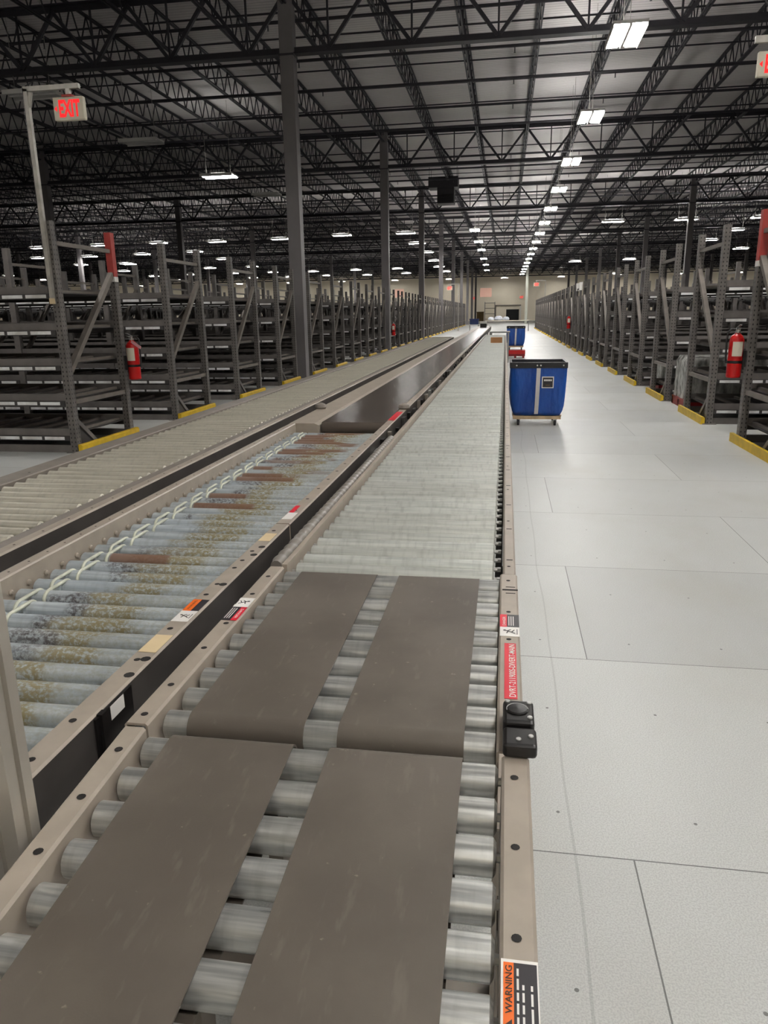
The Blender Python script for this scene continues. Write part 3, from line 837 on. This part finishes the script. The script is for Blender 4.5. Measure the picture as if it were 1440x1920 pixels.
# --- left roller conveyor next to the racks
o = thing('roller_conveyor', 'leftmost roller conveyor with dull rollers, running beside the racks', 'conveyor', (0, 0, 0))
AY0, AY1 = .9, 20.5
b = MB(); b.extrude(rail_profile(-2.072, -1.965, .866, -1, .15), AY0, AY1, MT['taupe_grey']); holes(b, [-2.0], [2.79], .866, .006); b.obj('side_rail', o)
b = MB()
b.extrude([(-1.480, .855), (-1.412, .866), (-1.412, .72), (-1.480, .72)], AY0, AY1, MT['taupe_grey'])
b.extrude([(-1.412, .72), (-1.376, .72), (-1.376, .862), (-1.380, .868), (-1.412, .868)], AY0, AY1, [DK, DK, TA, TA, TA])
holes(b, [-1.394], [1.55 + .14 * i for i in range(60)], .868, .004); b.obj('side_rail', o)
rollers(o, roller_mesh('roller', .468, MT['roller_old'], .0242, 12, False, False), AY0 + .05, AY1 - .05, .0762, -1.717, .837)
b = MB(); b.extrude([(-2.06, .80), (-1.38, .80), (-1.38, .868), (-2.06, .868)], AY1, AY1 + .05, TA); b.obj('end_plate', o)
legs(o, (-2.03, -1.40), [1.5 + 3 * i for i in range(7)], .73)
# --- aluminium post in the gap
b = MB(); pts = []
for (cx, cy) in [(-.626, .735)]:
    a = .0225
    prof = [(-a, -a), (-.005, -a), (-.005, -a + .007), (.005, -a + .007), (.005, -a), (a, -a), (a, -.005), (a - .007, -.005), (a - .007, .005), (a, .005), (a, a), (.005, a), (.005, a - .007), (-.005, a - .007), (-.005, a), (-a, a), (-a, .005), (-a + .007, .005), (-a + .007, -.005), (-a, -.005)]
    n = len(prof); v0 = [(cx + x, cy + y, 0) for x, y in prof]; v1 = [(cx + x, cy + y, 1.42) for x, y in prof]
    b.v += v0 + v1
    for i in range(n): b.face([i, (i + 1) % n, n + (i + 1) % n, n + i], MT['alu'])
    b.face(list(range(n, 2 * n)), MT['alu'])
tag(b.obj('aluminium_post'), 'slotted aluminium profile post at the bottom left, standing between two conveyors', 'post')

# --- carton on the far end
def carton(loc, w, d, h, label, group=None, rz=0):
    o = thing('cardboard_box', label, 'box', loc, group, rz)
    b = MB(); b.box(-w / 2, w / 2, -d / 2, d / 2, 0, h, MT['cardboard']); b.obj('carton', o)
    b = MB(); b.box(-w / 2 - .0006, w / 2 + .0006, -.025, .025, h * .8, h + .0008, MT['sticker_tan']); b.obj('tape', o)
    return o
carton((-.178, 16.5, .8605), .245, .3, .112, 'small brown cardboard box lying on the far end of the bare roller conveyor')

# ------------------------------------------------------------------ blue laundry style carts
def cart(loc, w, d, h, label, patch=True, zb=.14):
    o = thing('laundry_cart', label, 'cart', loc, 'blue canvas carts')
    zt = h; b = MB(); V = MT['blue']
    nu, nv = 12, 10; ring = 4 * nu
    def pt(u, v):
        # walk round a rounded rectangle that narrows and rounds under
        t = v / nv; k = 1 - .09 * (1 - t) - (.10 * (1 - t / .2) ** 2 if t < .2 else 0)
        s, q = divmod(u, nu); f = q / nu * 2 - 1
        c = [(f, -1), (1, f), (-f, 1), (-1, -f)][s]
        x, y = c[0] * w / 2 * k, c[1] * d / 2 * k
        bulge = .022 * math.sin(PI * min(1, t * 1.05)) * (1 - f * f) + .006 * math.sin(9 * f + 3 * t + s * 2) * math.sin(PI * t)
        nx, ny = [(0, -1), (1, 0), (0, 1), (-1, 0)][s]
        return (x + nx * bulge, y + ny * bulge, zb + (zt - .07 - zb) * t)
    for v in range(nv + 1):
        for u in range(ring): b.v.append(pt(u, v))
    for v in range(nv):
        for u in range(ring): b.face([v * ring + u, v * ring + (u + 1) % ring, (v + 1) * ring + (u + 1) % ring, (v + 1) * ring + u], V, True)
    b.face(list(range(ring))[::-1], V)
    b.obj('bag', o)
    b = MB(); B = MT['black_vinyl']; t = .02
    for z0, z1 in ((zt - .075, zt),):
        b.box(-w / 2 - .006, w / 2 + .006, -d / 2 - .01, -d / 2 + t, z0, z1, B); b.box(-w / 2 - .006, w / 2 + .006, d / 2 - t, d / 2 + .01, z0, z1, B)
        b.box(-w / 2 - .008, -w / 2 + t, -d / 2 + t, d / 2 - t, z0, z1, B); b.box(w / 2 - t, w / 2 + .008, -d / 2 + t, d / 2 - t, z0, z1, B)
    for x in (-w / 2 + .08, -.02, .025, w / 2 - .05): b.lathe([(.011, -d / 2 - .0102), (.009, -d / 2 - .014), (0, -d / 2 - .014)], MT['zinc'], (x, 0, zt - .04), 'y', 8)
    b.obj('rim', o)
    b = MB(); n = 10
    for i in range(n):
        def q(k):
            tt = k / n; p = pt(nu // 2, 0); zz = zb + .02 + (zt - .095 - zb) * tt; tv = (zz - zb) / (zt - .07 - zb)
            kk = 1 - .09 * (1 - tv) - (.10 * (1 - tv / .2) ** 2 if tv < .2 else 0)
            return (-d / 2 * kk - .022 * math.sin(PI * min(1, tv * 1.05)) - .012, zz)
        (ya, za), (yb, z2) = q(i), q(i + 1); xa, xb = .0 - .012 * (1 - i / n), .0 - .012 * (1 - (i + 1) / n)
        b.hexa([(xa - .026, ya, za), (xa + .026, ya, za), (xa + .026, ya + .01, za), (xa - .026, ya + .01, za), (xb - .026, yb, z2), (xb + .026, yb, z2), (xb + .026, yb + .01, z2), (xb - .026, yb + .01, z2)], MT['strap'])
    b.obj('strap', o)['label'] = 'white vertical strap'
    if patch:
        b = MB(); y = -d / 2 - .03; x0, x1, z0, z1 = .045, .20, zt - .335, zt - .185
        b.box(x0, x1, y, y + .02, z0, z1, MT['sticker_white']); b.box(x0 + .012, x1 - .012, y - .001, y + .01, z0 + .012, z1 - .012, MT['sticker_black'])
        for i in range(5): b.box(x0 + .028 + i * .021, x0 + .045 + i * .021, y - .002, y, z1 - .058, z1 - .034, MT['sticker_white'])
        b.box(x0 + .05, x1 - .05, y - .002, y, z0 + .035, z0 + .044, MT['brown'])
        b.obj('patch', o)['label'] = 'black label patch with white border'
    b = MB(); W = MT['wood']
    for s in (-1, 1):
        b.box(-w / 2 * .86, w / 2 * .86, s * d / 2 * .78 - .03, s * d / 2 * .78 + .03, zb - .05, zb - .008, W); b.box(s * w / 2 * .8 - .03, s * w / 2 * .8 + .03, -d / 2 * .8, d / 2 * .8, zb - .012, zb, W)
    b.box(-w / 2 * .8, w / 2 * .8, -d / 2 * .7, d / 2 * .7, zb - .008, zb, W)
    b.obj('base', o)
    for sx in (-1, 1):
        for sy in (-1, 1):
            x, y = sx * w / 2 * .66, sy * d / 2 * .72
            c = MB(); c.lathe([(0, -.014), (.034, -.014), (.038, -.008), (.038, .008), (.034, .014), (0, .014)], MT['rubber'], (x, y, .038), 'x', 16); cs = c.obj('caster', o)
            c = MB(); c.box(x - .022, x - .017, y - .02, y + .02, .035, zb - .05, MT['grey_metal']); c.box(x + .017, x + .022, y - .02, y + .02, .035, zb - .05, MT['grey_metal']); c.box(x - .03, x + .03, y - .03, y + .03, zb - .056, zb - .05, MT['grey_metal']); c.obj('fork', cs)
    return o
cart((.455, 10.40, 0), .74, .70, .85, 'blue canvas cart with a black label patch, nearest cart on the walkway')
cart((.36, 25.8, .2605), .60, .6, .78, 'second blue canvas cart farther down the walkway, raised on a red platform', False)
b = MB(); b.box(.04, .68, 25.45, 26.15, .06, .26, MT['dark_red']); b.box(.035, .685, 25.43, 25.45, .13, .26, MT['red'])
for x in (.06, .33, .60):
    b.box(x, x + .06, 25.47, 26.13, 0, .06, MT['dark_red'])
tag(b.obj('red_platform'), 'red plastic platform under the second blue cart', 'platform')

# ------------------------------------------------------------------ fire extinguishers
def extinguisher(loc, label, tagged, side):
    o = thing('fire_extinguisher', label, 'fire extinguisher', loc, 'extinguishers on the rack ends')
    b = MB(); r = .078
    b.lathe([(0, 0), (r - .008, 0), (r, .01), (r, .40), (r * .93, .435), (r * .7, .465), (.03, .485), (.026, .50)], MT['red'], n=22); b.obj('tank', o)
    b = MB(); b.lathe([(.028, .495), (.028, .53), (.02, .545), (0, .545)], MT['zinc'], n=12)
    b.bar((-.005, .02, .545), (-.005, -.115, .585), .022, .01, MT['grey_metal']); b.bar((-.005, .02, .535), (-.005, -.095, .545), .022, .01, MT['grey_metal'])
    b.lathe([(.018, -.03), (.018, -.024), (0, -.024)], MT['white'], (0, -.0, .525), 'y', 10); b.obj('valve', o)
    b = MB(); b.path([(-side * q[0], 0, q[1]) for q in ((.02, .53), (.07, .535), (.1, .50), (.105, .40), (.1, .22), (.092, .16))], .011, MT['rubber'], 8); b.obj('hose', o)
    b = MB(); n = 8
    for i in range(n):
        a0, a1 = -PI / 2 - .75 + 1.5 * i / n, -PI / 2 - .75 + 1.5 * (i + 1) / n; q = r + .0012
        b.quad([(q * math.cos(a0), q * math.sin(a0), .24), (q * math.cos(a1), q * math.sin(a1), .24), (q * math.cos(a1), q * math.sin(a1), .40), (q * math.cos(a0), q * math.sin(a0), .40)], MT['exit_face'])
    b.obj('label', o)
    b = MB(); b.lathe([(r + .001, .16), (r + .004, .163), (r + .004, .187), (r + .001, .19)], MT['black'], n=20); b.box(*sorted((side * (r + .03), side * (r - .004))), -.03, .03, .12, .30, MT['black']); b.obj('bracket', o)
    if tagged:
        b = MB(); b.bar((.02, -.05, .48), (.15, -.06, .40), .004, .035, MT['pink_tag'], (0, 0, 1)); b.obj('inspection_tag', o)['label'] = 'pink inspection tag'
    return o
extinguisher((-4.72, RY0 + RD, .73), 'red fire extinguisher with a pink tag hung on the red-topped post left of the conveyors', True, -1)
extinguisher((2.58, RY0 + RD, .74), 'red fire extinguisher with a pale label hung on the front right rack row', False, 1)
extinguisher((-4.72, RY0 + RP * 9, .6), 'dark red fire extinguisher hung far along the left rack line', False, -1)
extinguisher((2.58, RY0 + RP * 9, .80), 'red fire extinguisher hung far along the right rack line, beside white-topped posts', False, 1)

# ------------------------------------------------------------------ exit signs
def exit_sign(loc, label, s=1.0, arm=True, letters=True, strut=None, rz=0):
    o = thing('exit_sign', label, 'exit sign', loc, 'exit signs', rz)
    b = MB(); w, h, d = .33 * s, .215 * s, .06 * s
    b.box(-w / 2, w / 2, -d / 2, d / 2, 0, h, MT['exit_face']); ob = b.obj('case', o); md = ob.modifiers.new('b', 'BEVEL'); md.width = .008 * s; md.segments = 2
    b = MB()
    b.text('EXIT', (.012 * s, -d / 2 - .001, h * .5), (1, 0, 0), (0, 0, 1), h * .74, MT['exit_red'], w * .70, bold=.035)
    x = -w * .40; z = h * .5
    b.quad([(x - .022 * s, -d / 2 - .001, z), (x + .006 * s, -d / 2 - .001, z - .028 * s), (x + .006 * s, -d / 2 - .001, z + .028 * s)], MT['exit_red'])
    b.obj('lettering', o)
    b = MB(); b.box(-.055 * s, .055 * s, -d * .7, d * .7, h, h + .018 * s, MT['red_post']); b.box(-.02 * s, .02 * s, -.02, .02, h + .018 * s, h + .075 * s, MT['white']); b.obj('canopy', o)
    return o
exit_sign((-4.435, 7.65, 3.455), 'red and cream EXIT sign hung from a galvanised strut at the upper left')
o = thing('sign_post', 'galvanised strut post with a short arm carrying the left exit sign', 'post', (-4.90, 7.652, 0))
b = MB(); b.box(-.022, .022, -.022, .022, 1.66, 3.77, MT['galv']); b.obj('upright', o)
b = MB(); b.box(-.022, .59, -.022, .022, 3.745, 3.79, MT['galv']); b.obj('arm', o)
b = MB(); b.path([(-.028, -.01, 1.7 + i * .13) if i % 2 else (-.034, -.01, 1.7 + i * .13) for i in range(17)] + [(.1, 0, 3.84), (.32, 0, 3.80)], .006, MT['black'], 6); b.obj('cable', o)
b = MB(); b.bar((.012, 0, 3.60), (.05, 0, 3.74), .03, .03, MT['galv']); b.obj('gusset', o)
b = MB(); b.box(-.026, .026, -.026, .0, 1.66, 1.72, MT['sticker_tan']); b.obj('tape', o)
exit_sign((2.69, RY0 + RD + .075, 3.815), 'EXIT sign cut off by the right edge of the photo, above the first right rack', 1.1)
o = thing('sign_post', 'strut post with an arm carrying the exit sign at the right edge', 'post', (2.925, RY0 + RD + .075, 0))
b = MB(); b.box(-.022, .022, -.022, .022, 1.66, 4.20, MT['galv']); b.obj('upright', o)
b = MB(); b.box(-.46, .022, -.022, .022, 4.135, 4.20, MT['galv']); b.obj('arm', o)
def far_exit(px, py, y, label, s, plab):
    p = on_y(px, py, y); exit_sign((p.x, p.y, p.z - .12 * s), label, s)
    o = thing('sign_post', plab, 'post', (p.x + .5 * s, p.y + .05, 0))
    b = MB(); b.box(-.03, .03, -.03, .03, 0, p.z + .2 * s, MT['galv']); b.obj('upright', o)
    b = MB(); b.box(-.55 * s, .03, -.03, .03, p.z + .18 * s, p.z + .23 * s, MT['galv']); b.obj('arm', o)
far_exit(843, 540, 64.5, 'distant red exit sign above the left rack line', 1.5, 'pole with an arm carrying the distant exit sign over the left racks')
far_exit(1006, 533, 71.6, 'distant red exit sign above the end of the right rack line', 1.6, 'pole with an arm carrying the distant exit sign over the right racks')
def wall_board(px, py, wd, ht, label):
    p = on_y(px, py, YF - .05); b = MB(); b.box(p.x - wd / 2, p.x + wd / 2, YF - .06, YF, p.z - ht / 2, p.z + ht / 2, MT['pink_board'])
    tag(b.obj('wall_sign'), label, 'sign', 'pale pink boards on the far wall')
wall_board(911, 548.5, 2.0, 1.5, 'pale pink board on the far wall above the end of the conveyors')
wall_board(748, 550, 1.8, 1.4, 'pale pink board on the far wall behind the left racks, right of the second column')
wall_board(297, 563, 2.4, 1.8, 'pale pink board low on the far wall at the far left')
for px, py, nm in ((889, 562, 'left'), (978, 560, 'right')):
    p = on_y(px, py, YF - .1); exit_sign((p.x, YF - .15, p.z), 'blurred small red exit sign on the far wall, ' + ('left of' if nm == 'left' else 'right of') + ' the pale pink board', 2.4)

# ------------------------------------------------------------------ ceiling unit heater
o = thing('unit_heater', 'dark unit heater hung from the roof beside the third column', 'heater', (-3.3, 40.5, 6.9))
b = MB(); b.box(-.75, .75, -.5, .5, .75, 1.25, MT['dark_unit']); b.obj('plenum', o)
b = MB(); b.box(-.30, .55, -.45, .45, 0, .75, MT['dark_unit']); ob = b.obj('casing', o)
b = MB()
for i in range(5): b.box(-.25, .5, -.47, -.45, .08 + i * .07, .11 + i * .07, MT['hole'])
b.obj('louvre', o)
b = MB()
for x in (-.7, .7):
    for y in (-.45, .45): b.tube((x, y, 1.25), (x, y, 1.78), .012, MT['roof_steel'], 6)
b.obj('hanger_rod', o)

# ------------------------------------------------------------------ wrapped pallets by the right racks
def wrapped(x, y, w, d, h, label):
    o = thing('wrapped_pallet', label, 'pallet load', (x, y, 0), 'wrapped pallet loads by the right racks')
    b = MB(); R = MT['dark_red']
    b.box(-w / 2, w / 2, -d / 2, d / 2, .11, .135, R)
    for yy in (-d / 2 + .04, 0, d / 2 - .04): b.box(-w / 2, w / 2, yy - .04, yy + .04, 0, .11, R)
    b.box(-w / 2, -w / 2 + .02, -d / 2, d / 2, 0, .11, R); b.obj('pallet', o)
    b = MB(); W = MT['wrap']; n, m = 10, 8; rnd = random.Random(int(y * 10))
    ring = []
    for v in range(m + 1):
        for s in range(4):
            for i in range(n):
                f = i / n * 2 - 1; c = [(f, -1), (1, f), (-f, 1), (-1, -f)][s]; k = .97 + rnd.uniform(-.025, .02) - (.08 if v == m else 0)
                b.v.append((c[0] * w / 2 * k, c[1] * d / 2 * k, .135 + (h - .135) * v / m))
    N = 4 * n
    for v in range(m):
        for u in range(N): b.face([v * N + u, v * N + (u + 1) % N, (v + 1) * N + (u + 1) % N, (v + 1) * N + u], W, True)
    b.face([m * N + u for u in range(N)], W); b.obj('wrapped_load', o)
wrapped(3.35, 12.40, 1.15, .95, .78, 'shrink-wrapped load on a dark red pallet between the second and third right rack rows')
wrapped(3.45, 15.05, 1.1, .9, .62, 'shrink-wrapped load between the third and fourth right rack rows')

# ------------------------------------------------------------------ work area at the far end
def table(x, y, w, d, h, label, top, legm):
    o = thing('work_table', label, 'table', (x, y, 0))
    b = MB(); b.box(-w / 2, w / 2, -d / 2, d / 2, h - .04, h, top); b.obj('table_top', o)
    for sx in (-1, 1):
        for sy in (-1, 1):
            b = MB(); b.box(sx * (w / 2 - .05) - .025, sx * (w / 2 - .05) + .025, sy * (d / 2 - .05) - .025, sy * (d / 2 - .05) + .025, 0, h - .04, legm); b.obj('leg', o)
    return o
table(-.16, 23.4, .62, .7, .93, 'grey metal stand just past the end of the bare roller conveyor', MT['grey_metal'], MT['grey_metal'])
b = MB(); x0, x1, y0, y1, z0, z1 = -.34, .0, 23.2, 23.6, .0, .36
b.box(x0, x1, y0, y1, z0, z0 + .02, MT['navy'])
for q in ((x0, x0 + .02, y0, y1), (x1 - .02, x1, y0, y1), (x0, x1, y0, y0 + .02), (x0, x1, y1 - .02, y1)): b.box(*q, z0, z1 + .35, MT['navy'])
tag(b.obj('navy_bin'), 'navy bin standing inside the grey metal stand', 'bin')
table(.2, 62, 3.4, 1.0, .85, 'long cream work table across the far end of the walkway', MT['exit_face'], MT['grey_metal'])
for i, (dx, r) in enumerate(((-1.35, .24), (-.75, .31), (-.15, .25))):
    b = MB(); rr = random.Random(i)
    prof = [(0, 0), (r * .9, .02), (r, r * .4), (r * .75, r * .95), (r * .3, r * 1.15), (0, r * 1.1)]
    b.lathe(prof, MT['bag'], (0, 0, 0), n=14)
    for k, v in enumerate(b.v): b.v[k] = (v[0] * (1 + .12 * math.sin(7 * v[2] + 3 * v[1])), v[1] * .9, v[2])
    tag(b.obj('plastic_bag', None, (.2 + dx, 62, .851)), ['pale plastic bag at the left end of the far work table', 'largest pale plastic bag, in the middle of the far work table', 'smaller pale plastic bag right of the middle of the far work table'][i], 'bag', 'plastic bags on the far table')
table(-1.86, 46, .62, .6, .80, 'white side table left of the far end of the belt conveyor', MT['white'], MT['grey_metal'])
b = MB(); b.box(-2.12, -1.60, 45.8, 46.2, .8005, 1.12, MT['navy']); b.box(-2.15, -1.57, 45.78, 46.22, 1.08, 1.13, MT['navy']); tag(b.obj('navy_tote'), 'navy tote on the white side table at the far end', 'tote')
b = MB(); b.box(-1.075, -.80, 33.0, 33.35, .8665, 1.03, MT['black']); b.box(-1.085, -.79, 32.99, 33.36, 1.03, 1.10, MT['white']); tag(b.obj('supply_bin'), 'black bin with a white lid on the far end of the belt conveyor', 'bin')
o = thing('storage_shelf', 'grey storage shelf against the far wall, left of the black doorway', 'shelf', (-2.7, 132, 0))
for sx in (-1, 1):
    for sy in (-1, 1):
        b = MB(); b.box(sx * .85 - .05, sx * .85 + .05, sy * .4 - .05, sy * .4 + .05, 0, 3.2, MT['grey_metal']); b.obj('post', o)
for z in (.3, 1.2, 2.1, 3.0):
    b = MB(); b.box(-.9, .9, -.45, .45, z, z + .08, MT['taupe_grey']); b.obj('shelf_board', o)
b = MB(); b.box(-5.0, -3.8, 134, 135, 0, 1.6, MT['brown']); b.box(-5.05, -3.75, 133.95, 135.05, 1.5, 1.62, MT['brown']); tag(b.obj('brown_crate'), 'brown crate against the far wall, left of the storage shelf', 'crate')
d = MB(); d.box(.1, 2.35, YF - .08, YF, 0, 1.95, MT['doorway']); struct(d.obj('door_1'))
d = MB(); d.box(-1.9, 2.7, YF - .12, YF, 2.55, 2.75, MT['taupe_grey']); d.box(-1.9, -1.7, YF - .12, YF, 0, 2.55, MT['taupe_grey']); d.box(2.5, 2.7, YF - .12, YF, 0, 2.55, MT['white']); struct(d.obj('trim_1'))
